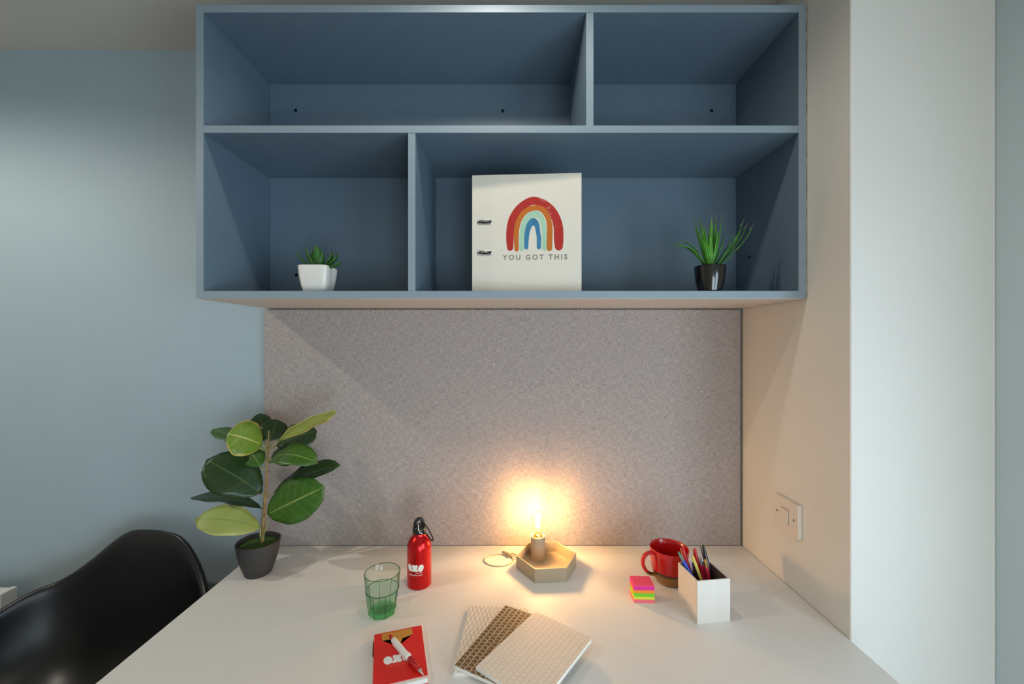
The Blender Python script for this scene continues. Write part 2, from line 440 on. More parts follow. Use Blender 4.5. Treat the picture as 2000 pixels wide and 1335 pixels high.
for (dx_, dy_, pw_), lab in zip(DOWN, ('round recessed downlight in the ceiling before the shelves', 'round recessed downlight in the ceiling near the left wall')):
    t = thing('ceiling_downlight', lab, 'downlight', (dx_, dy_, ZC), group='ceiling downlights')
    obj('trim_ring', lathe([(0.032, 0), (0.046, 0), (0.046, -0.004), (0.034, -0.006), (0.032, -0.004), (0.032, 0)], 32), 'window_frame_white', t, True)
    obj('lens', lathe([(0, -0.001), (0.032, -0.001), (0.032, -0.003), (0, -0.003)], 32), 'downlight_lens', t)

# ------------------------------------------------------------------ wall shelf unit
SX0, SX1, SY0, SYB = -0.787, 0.7395, 1.026, 1.3095
SZ0, SZ1 = 1.501, 2.234
TH = 0.018
un = thing('wall_shelf_unit', 'blue laminate open wall shelf with four compartments above the desk', 'shelf unit', ((SX0+SX1)/2, YB, SZ0))
def sp(name, x0, x1, y0, y1, z0, z1, m='laminate_blue', bev=0.0008):
    cx = (SX0+SX1)/2
    o = obj(name, box(x0-cx, x1-cx, y0-YB, y1-YB, z0-SZ0, z1-SZ0, bev, 1), m, un)
    if m == 'laminate_blue' and name != 'back_panel':               # glued edge tape on every front edge
        obj('edge_tape', box(x0-cx, x1-cx, y0-YB-.0007, y0-YB+.0002, z0-SZ0, z1-SZ0), 'edge_tape', o)
    return o
sp('side_panel', SX0, SX0+TH, SY0, YB, SZ0, SZ1)
sp('side_panel', SX1-TH, SX1, SY0, YB, SZ0, SZ1)
sp('top_panel', SX0+TH, SX1-TH, SY0, YB, SZ1-TH, SZ1)
sp('bottom_panel', SX0+TH, SX1-TH, SY0, YB, SZ0, SZ0+TH)
sp('underside_panel', SX0+.002, SX1-.002, SY0+.002, SYB-.002, SZ0-.0012, SZ0, 'laminate_beige', 0)
sp('middle_shelf', SX0+TH, SX1-TH, SY0+.0005, SYB, 1.915, 1.933)
sp('divider', 0.190, 0.208, SY0+.0015, SYB, 1.933, SZ1-TH)
sp('divider', -0.2565, -0.2385, SY0+.0015, SYB, SZ0+TH, 1.915)
sp('back_panel', SX0+TH, SX1-TH, SYB, YB, SZ0+TH, SZ1-TH)
cx = (SX0+SX1)/2
for (x, z) in ((-0.686, 2.132), (-0.0245, 2.130), (0.643, 2.131), (-0.684, 1.606), (0.60, 1.62)):
    s = obj('fixing_screw', lathe([(0, 0.003), (0.0035, 0.0028), (0.005, 0.0012), (0.005, 0)], 14), 'dark_metal', un, True)
    s.location = (x-cx, SYB-YB, z-SZ0); s.rotation_euler = (R(90), 0, 0)
s = obj('fixing_screw', lathe([(0, 0.002), (0.004, 0.0018), (0.0045, 0)], 14), 'dark_metal', un, True)
s.location = (SX1-TH-cx, 1.235-YB, 1.648-SZ0); s.rotation_euler = (0, R(-90), 0)
pts = []
for i in range(46):
    z = 0.01 + i*(SZ1-SZ0-0.02)/45
    pts.append((SX1+0.0022-cx, SY0+0.004-YB+random.uniform(-.0015, .0015), z))
obj('sealant_bead', tube(pts, [random.uniform(.0012, .0024) for _ in pts], 6), 'sealant', un, True)

# ------------------------------------------------------------------ pinboard, desk
pb = thing('pinboard', 'grey woven fabric pinboard between the desk and the shelf unit', 'pinboard', (-0.025, YB, 0.742))
obj('cloth_panel', box(-0.762, 0.761, SYB-YB, -0.001, 0, 0.7535, 0.002, 2), 'board_cloth', pb)
bm = bmesh.new()
for i in range(150):
    x = -0.74 + i*0.0099 + random.uniform(-.002, .002)
    box(x, x+random.uniform(.002, .006), SYB-YB-.0006, SYB-YB+.004, 0.7525, 0.7525+random.uniform(.001, .003), bm=bm)
o = obj('frayed_edge', bm, 'kraft', pb); o['kind'] = 'stuff'
p = obj('pin', lathe([(0, 0.003), (0.002, 0.0028), (0.0033, 0.001), (0.0033, 0)], 12), 'sealant', pb, True)
p.location = (-0.0305, SYB-YB, 0.579); p.rotation_euler = (R(90), 0, 0)

DZ = 0.740
dk = thing('desk', 'white laminate desk built into the alcove under the pinboard', 'desk', (-0.024, 1.0, 0))
obj('desktop', box(-0.767, 0.7665, -0.34, YB-1.0-.001, DZ-0.025, DZ, 0.0012, 1), 'laminate_white', dk)
obj('end_panel', box(-0.722, -0.697, -0.25, YB-1.0-.02, 0, DZ-0.025, 0.001, 1), 'laminate_white', dk)
obj('end_panel', box(0.735, 0.760, -0.25, YB-1.0-.02, 0, DZ-0.025, 0.001, 1), 'laminate_white', dk)
obj('back_rail', box(-0.697, 0.735, YB-1.0-.06, YB-1.0-.04, 0.50, DZ-0.025, 0.001, 1), 'laminate_white', dk)

# ------------------------------------------------------------------ wall switch
sw = thing('wall_switch', 'white single rocker wall switch on the side wall above the desk', 'switch', (XR, 1.090, 0.930))
# local: plate face looks along -x; y runs along the wall
def swbox(x0, x1, y0, y1, z0, z1, bev): return box(x0, x1, y0, y1, z0, z1, bev, 2)
obj('plate', swbox(-0.011, -0.0002, -0.047, 0.047, -0.0435, 0.0435, 0.002), 'switch_plastic', sw)
bm = box(-0.0030, 0.001, -0.013, 0.013, -0.017, 0.017, 0.0008, 1)
xf(bm, Matrix.Rotation(R(5), 4, 'Y'))
obj('rocker_gap_shade', box(-0.0116, -0.0106, -0.0112, 0.0172, -0.0195, 0.0175), 'gap_shade', sw)  # solid dark plate, its colour painting the shade in the groove round the rocker
obj('rocker', bm, 'switch_plastic', sw, loc=(-0.0112, 0.003, -0.001))
for y in (-0.030, 0.036):
    s = obj('screw', lathe([(0, 0.0012), (0.0022, 0.001), (0.003, 0)], 12), 'screw_brass', sw, True)
    s.location = (-0.011, y, 0.0); s.rotation_euler = (0, R(-90), 0)

# ------------------------------------------------------------------ radiator
rd = thing('radiator', 'white panel radiator on the blue wall behind the chair', 'radiator', (-1.945, YB, 0.117))
obj('front_panel', box(-0.385, 0.395, -0.090, -0.072, 0.03, 0.500, 0.006, 2), 'radiator_white', rd)
for i in range(12):
    x = -0.36 + i*0.064
    obj('panel_rib', box(x, x+0.03, -0.097, -0.086, 0.06, 0.47, 0.004, 2), 'radiator_white', rd)
obj('end_cover', box(0.385, 0.402, -0.088, -0.045, 0.02, 0.512, 0.003, 2), 'radiator_white', rd)
obj('end_cover', box(-0.402, -0.385, -0.088, -0.045, 0.02, 0.512, 0.003, 2), 'radiator_white', rd)
obj('top_grille', box(-0.385, 0.385, -0.084, -0.048, 0.498, 0.510, 0.003, 2), 'radiator_white', rd)
obj('back_panel', box(-0.380, 0.380, -0.060, -0.047, 0.03, 0.495, 0.004, 2), 'radiator_white', rd)
for x in (-0.25, 0.25):
    obj('wall_bracket', box(x-.015, x+.015, -0.05, -0.0005, 0.1, 0.45, 0.002, 1), 'radiator_white', rd)
for x in (-0.37, 0.37):
    obj('pipe', tube([(x, -0.065, 0.04), (x, -0.065, -0.119)], 0.0075, 12), 'radiator_white', rd, True)

# ------------------------------------------------------------------ chair
ch = thing('shell_chair', 'black moulded shell armchair beside the desk', 'chair', (-1.095, 0.955, 0), R(-10))
def interp(tab, x):
    for (a, va), (b, vb) in zip(tab, tab[1:]):
        if x <= b:
            t = (x-a)/(b-a); t = t*t*(3-2*t)
            return va + (vb-va)*t
    return tab[-1][1]
ZT = [(0, .832), (14, .828), (58, .690), (80, .655), (115, .645), (140, .60), (165, .475), (180, .45)]
def rim(th):           # th in degrees, 0 = back (+y), going to +x
    a = R(th); c, s = math.cos(a), math.sin(a)
    n = 2.6; rx = 0.315; ry = 0.262
    k = (abs(s/rx)**n + abs(c/ry)**n)**(-1/n)
    d = abs(((th+180) % 360)-180)
    return Vector((k*s, k*c, interp(ZT, d)))
bm = bmesh.new(); NT = 72; rings = []
TS = [0.12, 0.25, 0.38, 0.5, 0.6, 0.7, 0.79, 0.87, 0.94, 1.0, 1.05, 1.08]
c0 = bm.verts.new((0, -0.01, 0.425))
for tt in TS:
    ring = []
    for i in range(NT):
        r = rim(i*360/NT)
        if tt <= 1.0:
            g = math.sin(tt*PI/2)**0.9*0.965; h = tt**2.5
        elif tt < 1.06: g = 1.0; h = 1.012
        else: g = 1.022; h = 0.985
        ring.append(bm.verts.new((r.x*g, r.y*g, 0.425 + (r.z-0.425)*h)))
    rings.append(ring)
for i in range(NT):
    j = (i+1) % NT
    bm.faces.new((c0, rings[0][j], rings[0][i]))
    for a, b in zip(rings, rings[1:]): bm.faces.new((a[i], a[j], b[j], b[i]))
bmesh.ops.recalc_face_normals(bm, faces=bm.faces[:])
sh = obj('shell', bm, 'black_shell', ch, True)
md = sh.modifiers.new('thick', 'SOLIDIFY'); md.thickness = 0.006; md.offset = 0
md = sh.modifiers.new('sub', 'SUBSURF'); md.levels = 1; md.render_levels = 2
for sx in (-1, 1):
    for sy in (-1, 1):
        obj('leg', tube([(sx*.13, sy*.12, .40), (sx*.235, sy*.225, .0)], [.014, .011], 12), 'dowel_wood', ch, True)
bm = bmesh.new()
tube([(-.13, -.12, .395), (.13, .12, .395)], .007, 8, bm=bm); tube([(-.13, .12, .395), (.13, -.12, .395)], .007, 8, bm=bm)
tube([(-.19, -.18, .17), (.13, .12, .39)], .004, 8, bm=bm); tube([(.19, -.18, .17), (-.13, .12, .39)], .004, 8, bm=bm)
tube([(-.19, .18, .17), (.13, -.12, .39)], .004, 8, bm=bm); tube([(.19, .18, .17), (-.13, -.12, .39)], .004, 8, bm=bm)
bm2 = lathe([(0, .392), (.05, .392), (.05, .424), (0, .424)], 20)
me = bpy.data.meshes.new('t'); bm2.to_mesh(me); bm2.free(); bm.from_mesh(me)
obj('base_frame', bm, 'dark_metal', ch, 'auto')

# ------------------------------------------------------------------ binder with rainbow print
FZ = SZ0+TH
bd = thing('lever_arch_file', 'cream lever arch file with rainbow print standing on the lower shelf', 'file', (-0.1027, 1.0953, FZ), R(-3.2))
BW, BH = 0.2905, 0.318
obj('front_cover', box(0, BW, 0, 0.0026, 0, BH, 0.0008, 2), 'binder_board', bd)
obj('back_cover', box(0, BW, 0.070, 0.0726, 0, BH, 0.0008, 2), 'binder_board', bd)
obj('spine', box(0, 0.0026, 0.0026, 0.070, 0, BH, 0.0006, 1), 'binder_board', bd)
obj('arch_plate', box(0.012, 0.045, 0.0675, 0.070, 0.09, 0.20, 0.0008, 1), 'chrome', bd)
for z in (0.110, 0.192):
    cap = lambda w, h, n=10: [(w/2-h/2+h/2*math.cos(a), h/2*math.sin(a)) for a in [(-.5+i/n)*PI for i in range(n+1)]] + [(-w/2+h/2+h/2*math.cos(a), h/2*math.sin(a)) for a in [(.5+i/n)*PI for i in range(n+1)]]
    o1 = cap(0.040, 0.0125); o2 = cap(0.034, 0.0072)
    bm = bmesh.new(); vs_ = []
    for (oo, yy) in ((o1, 0.0), (o1, 0.0012), (o2, 0.0016), (o2, -0.002)):
        vs_.append([bm.verts.new((x, y, yy)) for x, y in oo])
    for a, b in zip(vs_, vs_[1:]):
        for i in range(len(a)): bm.faces.new((a[i], a[(i+1) % len(a)], b[(i+1) % len(a)], b[i]))
    bmesh.ops.recalc_face_normals(bm, faces=bm.faces[:])
    g = obj('ring_slot', bm, 'chrome', bd, True, (0.0335, 0, z), (R(90), 0, 0))
    obj('slot_hole', prism(o2, 0.0001, 0.0004), 'hole_dark', g)
    ar = [(0.012*math.cos(a), 0.0, 0.0) for a in (0,)]
    obj('ring_tip', tube(smoothpath([(-.012, -.001, .0006), (-.005, .0012, .0016), (.005, .0012, .0016), (.012, -.001, .0006)], 5), .0013, 8), 'chrome', g, True)
# rainbow strokes; units: millimetres on the cover, origin at lower-left of the print panel
def stroke(pts, z1, n=10):
    P = smoothpath([(x, y, w) for x, y, w in pts], n)
    d0 = (P[0]-P[1]); d0.z = 0; d0.normalize(); d1 = (P[-1]-P[-2]); d1.z = 0; d1.normalize()
    w0, w1 = P[0].z, P[-1].z
    def cap(p, d, w): return [Vector((p.x+d.x*w*k*.5, p.y+d.y*w*k*.5, w*q)) for k, q in ((.35, .93), (.65, .75), (.88, .46), (1.0, .06))]
    P = cap(P[0], d0, w0)[::-1] + P + cap(P[-1], d1, w1)
    bm = bmesh.new(); rows = []
    for i, p in enumerate(P):
        q = P[min(i+1, len(P)-1)] - P[max(i-1, 0)]
        d = Vector((q.x, q.y)).normalized(); nn = Vector((-d.y, d.x)); w = p.z/2 + random.uniform(-.08, .08)
        a = ((OX+(p.x+nn.x*w)/1000), OY+(p.y+nn.y*w)/1000); b = (OX+(p.x-nn.x*w)/1000, OY+(p.y-nn.y*w)/1000)
        rows.append([bm.verts.new((*a, 0)), bm.verts.new((*a, z1)), bm.verts.new((*b, z1)), bm.verts.new((*b, 0))])
    for a, b in zip(rows, rows[1:]):
        for k in range(3): bm.faces.new((a[k], a[k+1], b[k+1], b[k]))
    bmesh.ops.recalc_face_normals(bm, faces=bm.faces[:])
    return bm
S = 0.1523   # mm per drawing unit
OX, OY = 0.0918, 0.1185
def DU(lst): return [((x-115)*S, (1080-y)*S, w*S) for x, y, w in lst]
RB = [('print_red', [(182, 1050, 110), (178, 880, 130), (190, 700, 135), (235, 540, 140), (330, 390, 140), (460, 285, 140), (590, 240, 140), (740, 280, 135), (880, 385, 140), (970, 530, 150), (1018, 700, 160), (1026, 900, 165), (1028, 1040, 140)]),
      ('print_orange', [(296, 1080, 75), (288, 900, 84), (298, 720, 90), (345, 560, 90), (440, 430, 90), (560, 372, 90), (680, 368, 92), (780, 430, 95), (850, 560, 95), (872, 720, 98), (868, 900, 98), (866, 1070, 95)]),
      ('print_mint', [(384, 1070, 80), (384, 900, 82), (398, 740, 86), (450, 590, 95), (530, 500, 105), (620, 472, 110), (700, 510, 100), (752, 620, 88), (776, 760, 82), (778, 900, 82), (776, 1070, 80)]),
      ('print_blue', [(465, 1050, 66), (468, 900, 80), (482, 780, 84), (520, 660, 100), (588, 600, 120), (645, 660, 92), (668, 780, 76), (684, 900, 76), (682, 1050, 70)])]
for k, (m, pts) in enumerate(RB):
    o = obj('rainbow_stripe', stroke(DU(pts), 0.00025+0.0001*k), m, bd, False, (0, 0, 0), (R(90), 0, 0))
bm = bmesh.new()
for i in range(26):
    a = random.random()
    px = 700 + a*250 + random.uniform(-40, 40); py = 225 + a*a*430 + random.uniform(-30, 45)
    x = OX+(px-115)*S/1000; y = OY+(1080-py)*S/1000; an = R(random.uniform(20, 80)); ln = random.uniform(.0015, .0045)
    dx, dy = math.cos(an)*ln, math.sin(an)*ln; wx, wy = -math.sin(an)*.0003, math.cos(an)*.0003
    prism([(x-wx, y-wy), (x+dx*.5-wx*1.6, y+dy*.5-wy*1.6), (x+dx, y+dy), (x+dx*.5+wx*1.6, y+dy*.5+wy*1.6), (x+wx, y+wy)], 0.0, 0.0007, bm)
o = obj('brush_fleck', bm, 'print_cream', bd, False, (0, 0, 0), (R(90), 0, 0)); o['kind'] = 'stuff'
bm = text_bm('YOU GOT THIS', 0.0185, 0.0003, 1.42, 0.0006)
obj('lettering', bm, 'print_grey', bd, False, (0.168, -0.0001, 0.0965), (R(90), 0, 0))

# ------------------------------------------------------------------ plants
def leaf(name, m, parent, B, T, w, N, arch=0.0, fold=0.0, curl=0.0, nu=12, nv=6, prof=None, twist=0.0):
    B, T, N = Vector(B), Vector(T), Vector(N)
    t = (T-B); Ln = t.length; t.normalize()
    n = (N - t*N.dot(t)).normalized(); s = t.cross(n)
    bm = bmesh.new(); uvl = bm.loops.layers.uv.new('UVMap'); g = []
    pf = prof or (lambda u: (math.sin(PI*min(1, u**1.2))**0.54) if 0 < u < 1 else 0.0)
    for i in range(nu+1):
        u = i/nu; row = []
        ww = w/2*max(pf(u), 0.02)
        tw = twist*u
        for j in range(nv+1):
            v = -1 + 2*j/nv
            c = B + t*Ln*u + n*(arch*4*u*(1-u)) - n*(curl*u*u)
            side = s*math.cos(tw) + n*math.sin(tw); nn = n*math.cos(tw) - s*math.sin(tw)
            c = c + side*(v*ww) + nn*(fold*abs(v)*ww*1.0 - 0.10*ww*v*v + 0.07*ww*math.sin(u*17+j*1.3)*abs(v))
            row.append((bm.verts.new(c), (u, 0.5+v/2)))
        g.append(row)
    for i in range(nu):
        for j in range(nv):
            q = [g[i][j], g[i][j+1], g[i+1][j+1], g[i+1][j]]
            f = bm.faces.new([x[0] for x in q])
            for lp, x in zip(f.loops, q): lp[uvl].uv = x[1]
    o = obj(name, bm, m, parent, True)
    md = o.modifiers.new('thick', 'SOLIDIFY'); md.thickness = 0.0008
    return o
fg = thing('potted_fig_plant', 'leafy artificial fig plant in charcoal pot on the desk corner', 'plant', (-0.712, 1.157, DZ))
pot = obj('pot', lathe([(0, 0), (0.031, 0), (0.0345, 0.003), (0.044, 0.030), (0.0515, 0.060), (0.0560, 0.091), (0.0545, 0.0925), (0.0525, 0.091), (0.050, 0.078), (0, 0.078)], 48), 'pot_charcoal', fg, 'auto')
obj('moss', lathe([(0.0505, 0.079), (0.045, 0.082), (0.03, 0.0845), (0.012, 0.086), (0, 0.086)], 30, shape=lambda a, z: 1-.02*math.sin(a*9)), 'moss', fg, True)
stem_pts = smoothpath([(0.010, 0, 0.080), (0.015, 0.0, 0.159), (0.022, 0, 0.247), (0.025, 0, 0.315), (0.027, 0, 0.361), (0.030, 0, 0.402)], 5)
obj('stem', tube(stem_pts, [0.0052-0.0036*i/(len(stem_pts)-1) for i in range(len(stem_pts))], 10), 'fig_stem', fg, True)
CAMD = Vector((0.712, -1.157, 0.40)).normalized()
UP = Vector((0, 0, 1))
LV = [ # base, tip, width, normal, material, arch, fold, curl, petiole share
 ((.022, -.005, .359), (-.046, -.060, .406), .104, CAMD+Vector((0, 0, .35)), 'leaf_bright', .010, .12, .0, .08),
 ((.029, 0, .355), (.230, -.03, .466), .084, Vector((-.40, .30, .75)), 'leaf_pale', .014, -.22, .0, .16),
 ((.020, .02, .346), (.130, .075, .385), .084, CAMD+Vector((-.2, .2, .2)), 'leaf_dark', .008, .1, .0, .14),
 ((.021, .01, .355), (.014, .07, .420), .070, CAMD, 'leaf_dark', .006, .1, .0, .18),
 ((.015, .0, .347), (-.168, .05, .398), .052, Vector((.1, -.45, 1)), 'leaf_mid', .004, .12, .004, .3),
 ((.014, .01, .347), (-.046, .08, .437), .056, CAMD, 'leaf_dark', .006, .1, .0, .2),
 ((.030, -.01, .318), (.198, -.07, .335), .078, Vector((.25, -.55, .8)), 'leaf_mid', .026, .22, .006, .06),
 ((.014, .0, .222), (-.124, -.03, .330), .122, CAMD+Vector((.15, 0, .25)), 'leaf_dark', .010, .12, .006, .03),
 ((.024, 0, .220), (.240, -.02, .310), .072, Vector((.1, -.50, .85)), 'leaf_dark', .014, .28, .0, .10),
 ((.024, -.01, .166), (.216, -.07, .266), .116, CAMD+Vector((0, 0, .1)), 'leaf_mid', .010, .10, .004, .04),
 ((.008, .02, .172), (-.232, .05, .202), .056, Vector((.1, -.22, 1)), 'leaf_dark', .016, .15, .010, .05),
 ((.012, -.01, .088), (-.112, -.085, .192), .084, Vector((.30, -.60, .70)), 'leaf_pale', .020, .10, .012, (.020, -.024, .138)),
 ((.016, .02, .318), (.070, .07, .318), .064, CAMD, 'leaf_dark', .006, .1, .0, .1),
 ((.015, .0, .288), (-.050, .04, .335), .060, CAMD, 'leaf_mid', .006, .1, .0, .2)]
for (B, T, w, N, m, ar, fo, cu_, ps) in LV:
    B, T = Vector(B), Vector(T); P1 = Vector(ps) if isinstance(ps, tuple) else B.lerp(T, ps)
    lf = leaf('leaf', m, fg, P1, T, w, N, ar, fo, cu_)
    # petiole reaches from the stem axis to the blade
    k = min(range(len(stem_pts)), key=lambda i: (stem_pts[i]-B).length)
    obj('petiole', tube([stem_pts[k], B.lerp(P1, .5)-Vector((0, 0, .002)), P1], [.0024, .0020, .0016], 8), 'fig_petiole', lf, True)
obj('sprout', tube(smoothpath([(.014, -.003, .100), (.026, -.008, .130), (.034, -.010, .148)], 4), [.002]*8+[.001], 8), 'fig_petiole', fg, True)

# succulent in a square white pot
sc_ = thing('potted_succulent', 'small green succulent in square white tapered pot on lower shelf', 'plant', (-0.509, 1.083, FZ))
def sqring(h, r, z, n=32):
    out = []
    for i in range(n):
        a = 2*PI*(i+.5)/n; c, s = math.cos(a), math.sin(a); e = 7.0
        k = (abs(c)**e+abs(s)**e)**(-1/e)
        out.append((h*k*c, h*k*s, z))
    return out
bm = bmesh.new(); rr = []
for h, z in ((0.001, 0), (0.0265, 0), (0.0285, 0.002), (0.0335, 0.022), (0.0370, 0.044), (0.0388, 0.066), (0.0388, 0.0685), (0.0375, 0.0700), (0.0355, 0.0690), (0.0345, 0.060), (0.001, 0.060)):
    rr.append([bm.verts.new(p) for p in sqring(h, 0, z)])
for a, b in zip(rr, rr[1:]):
    for i in range(32): bm.faces.new((a[i], a[(i+1) % 32], b[(i+1) % 32], b[i]))
bm.faces.new(rr[0]); bm.faces.new(rr[-1]); bmesh.ops.recalc_face_normals(bm, faces=bm.faces[:])
obj('pot', bm, 'ceramic_white', sc_, 'auto')
obj('soil', prism([(x, y) for x, y, z in sqring(0.0340, 0, 0)], 0.0602, 0.0635), 'soil', sc_)
def spike(parent, m, name, B, T, w, bend, thick=0.35):
    B, T = Vector(B), Vector(T); d = T-B; hz = Vector((d.x, d.y, 0))
    mid1 = B.lerp(T, .35) + hz*bend*.7; mid2 = B.lerp(T, .7) + hz*bend
    P = smoothpath([B, mid1, mid2, T], 4); n = len(P)
    bm = bmesh.new(); rings = []
    for i, p in enumerate(P):
        u = i/(n-1); t = (P[min(i+1, n-1)]-P[max(i-1, 0)]).normalized()
        s = t.cross(UP); s = s.normalized() if s.length > 1e-4 else Vector((1, 0, 0)); nn = s.cross(t).normalized()
        ww = w/2*max(.04, (math.sin(PI*(0.28+0.72*u))**.9))
        rings.append([bm.verts.new(p+s*math.cos(a)*ww+nn*math.sin(a)*ww*thick) for a in [2*PI*k/8 for k in range(8)]])
    for a, b in zip(rings, rings[1:]):
        for k in range(8): bm.faces.new((a[k], a[(k+1) % 8], b[(k+1) % 8], b[k]))
    bm.faces.new(rings[0]); bm.faces.new(rings[-1]); bmesh.ops.recalc_face_normals(bm, faces=bm.faces[:])
    return obj(name, bm, m, parent, True)
for (x, y, z, w, be) in ((-.040, -.012, .110, .012, .25), (-.019, -.022, .117, .014, .12), (-.012, -.010, .112, .012, .1), (.002, -.014, .122, .019, .05), (.006, .004, .118, .015, .0),
                         (.016, -.014, .104, .013, .2), (.033, -.006, .110, .012, .35), (.044, -.014, .104, .009, .45), (.050, -.020, .079, .010, .5), (-.024, .012, .104, .012, .2), (.020, .022, .108, .013, .2), (-.004, .022, .116, .014, .1)):
    spike(sc_, 'succulent_green', 'leaf', (x*.30, y*.30, .061), (x*1.15, y, z+.004), w*1.45, be, .4)

# grass tuft in a round black pot
gp = thing('potted_grass', 'spiky green grass tuft in round glossy black pot on lower shelf', 'plant', (0.520, 1.068, FZ))
obj('pot', lathe([(0, 0), (0.026, 0), (0.0285, 0.002), (0.0345, 0.028), (0.0375, 0.052), (0.0385, 0.068), (0.0372, 0.0695), (0.0360, 0.068), (0.0345, 0.058), (0, 0.058)], 44), 'gloss_black', gp, 'auto')
obj('soil', lathe([(0, 0.0605), (0.0345, 0.0605), (0.0345, 0.0585), (0, 0.0585)], 30), 'soil', gp)
GB = [(-.038, .00, .192), (-.030, -.01, .196), (-.034, .012, .186), (-.020, -.012, .170), (-.010, .01, .178), (.000, -.01, .196), (.006, .012, .180), (.012, -.008, .198), (.020, .01, .206), (.026, -.01, .200),
      (.030, .004, .186), (-.022, .02, .165), (.070, -.015, .186), (.088, .005, .180), (.078, .012, .172), (.096, -.008, .176), (.060, .015, .160), (-.098, .0, .124), (-.088, -.012, .114), (-.070, .010, .136), (.052, -.02, .150), (-.008, -.02, .150), (.010, -.02, .158), (-.014, .004, .160), (.018, -.016, .168), (-.028, -.014, .152), (.034, -.008, .162), (.084, -.018, .160), (.024, .018, .176)]
for i, (x, y, z) in enumerate(GB):
    x *= 1.14 if abs(x) > .05 else 1.05
    out = abs(x) > .055
    b = spike(gp, 'grass_green', 'blade', (x*.12, y*.4, .060), (x, y, z), .0125 if not out else .0095, (.10 if x > 0 else .0) if not (x < -.055) else -.02, .25)
    if x < -.055:
        for v in b.data.vertices:                                   # these blades arch over
            u = max(0, min(1, (v.co.x/x))); v.co.z += .045*math.sin(PI*u)**1.0*.6
    if z > .175:
        d = Vector((x, y, z)); k = d - (d-Vector((x*.12, y*.4, .06))).normalized()*.018
        obj('dry_tip', tube([k, d+(d-k)*.35], [.0010, .0003], 5), 'grass_tip', b, True)

# ------------------------------------------------------------------ lamp
lp = thing('table_lamp', 'taupe hexagonal tray lamp with a lit bare bulb on the desk', 'lamp', (0.104, 1.185, DZ))
HR, HH = 0.0875, 0.038
hexo = [(HR*math.cos(R(4+60*i)), HR*math.sin(R(4+60*i))) for i in range(6)]
bm = bmesh.new()
def hx(r, z): return [bm.verts.new((x/HR*r, y/HR*r, z)) for x, y in hexo]
rr = [hx(HR-.001, 0), hx(HR, .001), hx(HR, HH-.0006), hx(HR-.0006, HH), hx(HR-.0034, HH), hx(HR-.004, HH-.0006), hx(HR-.004, 0.008)]
for a, b in zip(rr, rr[1:]):
    for i in range(6): bm.faces.new((a[i], a[(i+1) % 6], b[(i+1) % 6], b[i]))
bm.faces.new(rr[0]); bm.faces.new(rr[-1]); bmesh.ops.recalc_face_normals(bm, faces=bm.faces[:])
obj('tray', bm, 'taupe_metal', lp)
CXL, CYL = -0.022, 0.0375
hold = obj('lamp_holder', lathe([(0, .0082), (.0208, .0082), (.0212, .009), (.0212, .0738), (.0208, .0745), (.0182, .0745), (.0178, .0738), (.0178, .058), (0, .058)], 36), 'taupe_metal', lp, 'auto', (CXL, CYL, 0))
bulb = obj('bulb', lathe([(.0118, .078), (.0125, .084), (.0165, .094), (.0212, .106), (.0228, .118), (.0215, .130), (.0170, .141), (.0095, .1475), (0, .1495)], 32), 'bulb_glass', lp, True, (CXL, CYL, 0))
obj('bulb_cap', lathe([(0, .0585), (.0125, .0585), (.0132, .064), (.0122, .067), (.0132, .070), (.0122, .073), (.0128, .078), (.0115, .0795), (0, .0795)], 24), 'gold_metal', bulb, True)
obj('glass_stem', lathe([(.005, .0797), (.0035, .088), (.0022, .096), (0, .0965)], 14), 'bulb_glass', bulb, True)
bm = bmesh.new()
for i in range(4):
    a = R(22+90*i); x, y = math.cos(a), math.sin(a)
    tube([(x*.0035, y*.0035, .099), (x*.0062, y*.0062, .135)], .0017, 6, bm=bm)
obj('filament', bm, 'filament_glow', bulb)
cab = []
for i in range(27):
    a = R(20) + 2*PI*i/24*1.0
    rad = .042 + (.001 if i > 23 else 0)
    cab.append((-.139+rad*math.cos(a)*1.02, .037+rad*math.sin(a)*.80, .0022+.004*(i > 23)))
cab_end = smoothpath([cab[-1], (-.115, .072, .006), (-.098, .058, .008), (-.088, .044, .006), (-.078, .040, .005)], 6)
obj('cable', tube([Vector(c) for c in cab]+cab_end[1:], .0018, 8), 'cream_cable', lp, True)
bm = bmesh.new()
tube([(-.128, .072, .008), (-.113, .062, .009), (-.104, .052, .009)], .0032, 8, bm=bm)
tube([(-.112, .050, .007), (-.098, .060, .010), (-.086, .056, .007)], .0022, 8, bm=bm)
obj('cable_tie', bm, 'taupe_metal', lp, True)

# ------------------------------------------------------------------ logo lettering (three fat letters)
def logo_outlines(W):
    def ell(cx, cy, rx, ry, tilt, n=26):
        t = R(tilt); return [(cx+rx*math.cos(a)*math.cos(t)-ry*math.sin(a)*math.sin(t), cy+rx*math.cos(a)*math.sin(t)+ry*math.sin(a)*math.cos(t)) for a in [2*PI*i/n for i in range(n)]]
    a = ell(.160, .0, .155, .205, 12)
    stem = [(.20, -.12), (.33, -.19), (.33, .06), (.27, .13)]
    x = [(.345, .19), (.46, .19), (.50, .155), (.54, .19), (.655, .19), (.655, .08), (.615, .0), (.655, -.08), (.655, -.19), (.54, -.19), (.50, -.15), (.46, -.19), (.345, -.19), (.345, -.08), (.385, .0), (.345, .08)]
    o = ell(.838, .0, .155, .208, -22)
    sc = lambda q: [((u-.5)*W, v*W) for u, v in q]
    return [sc(a), sc(stem), sc(x), sc(o)]

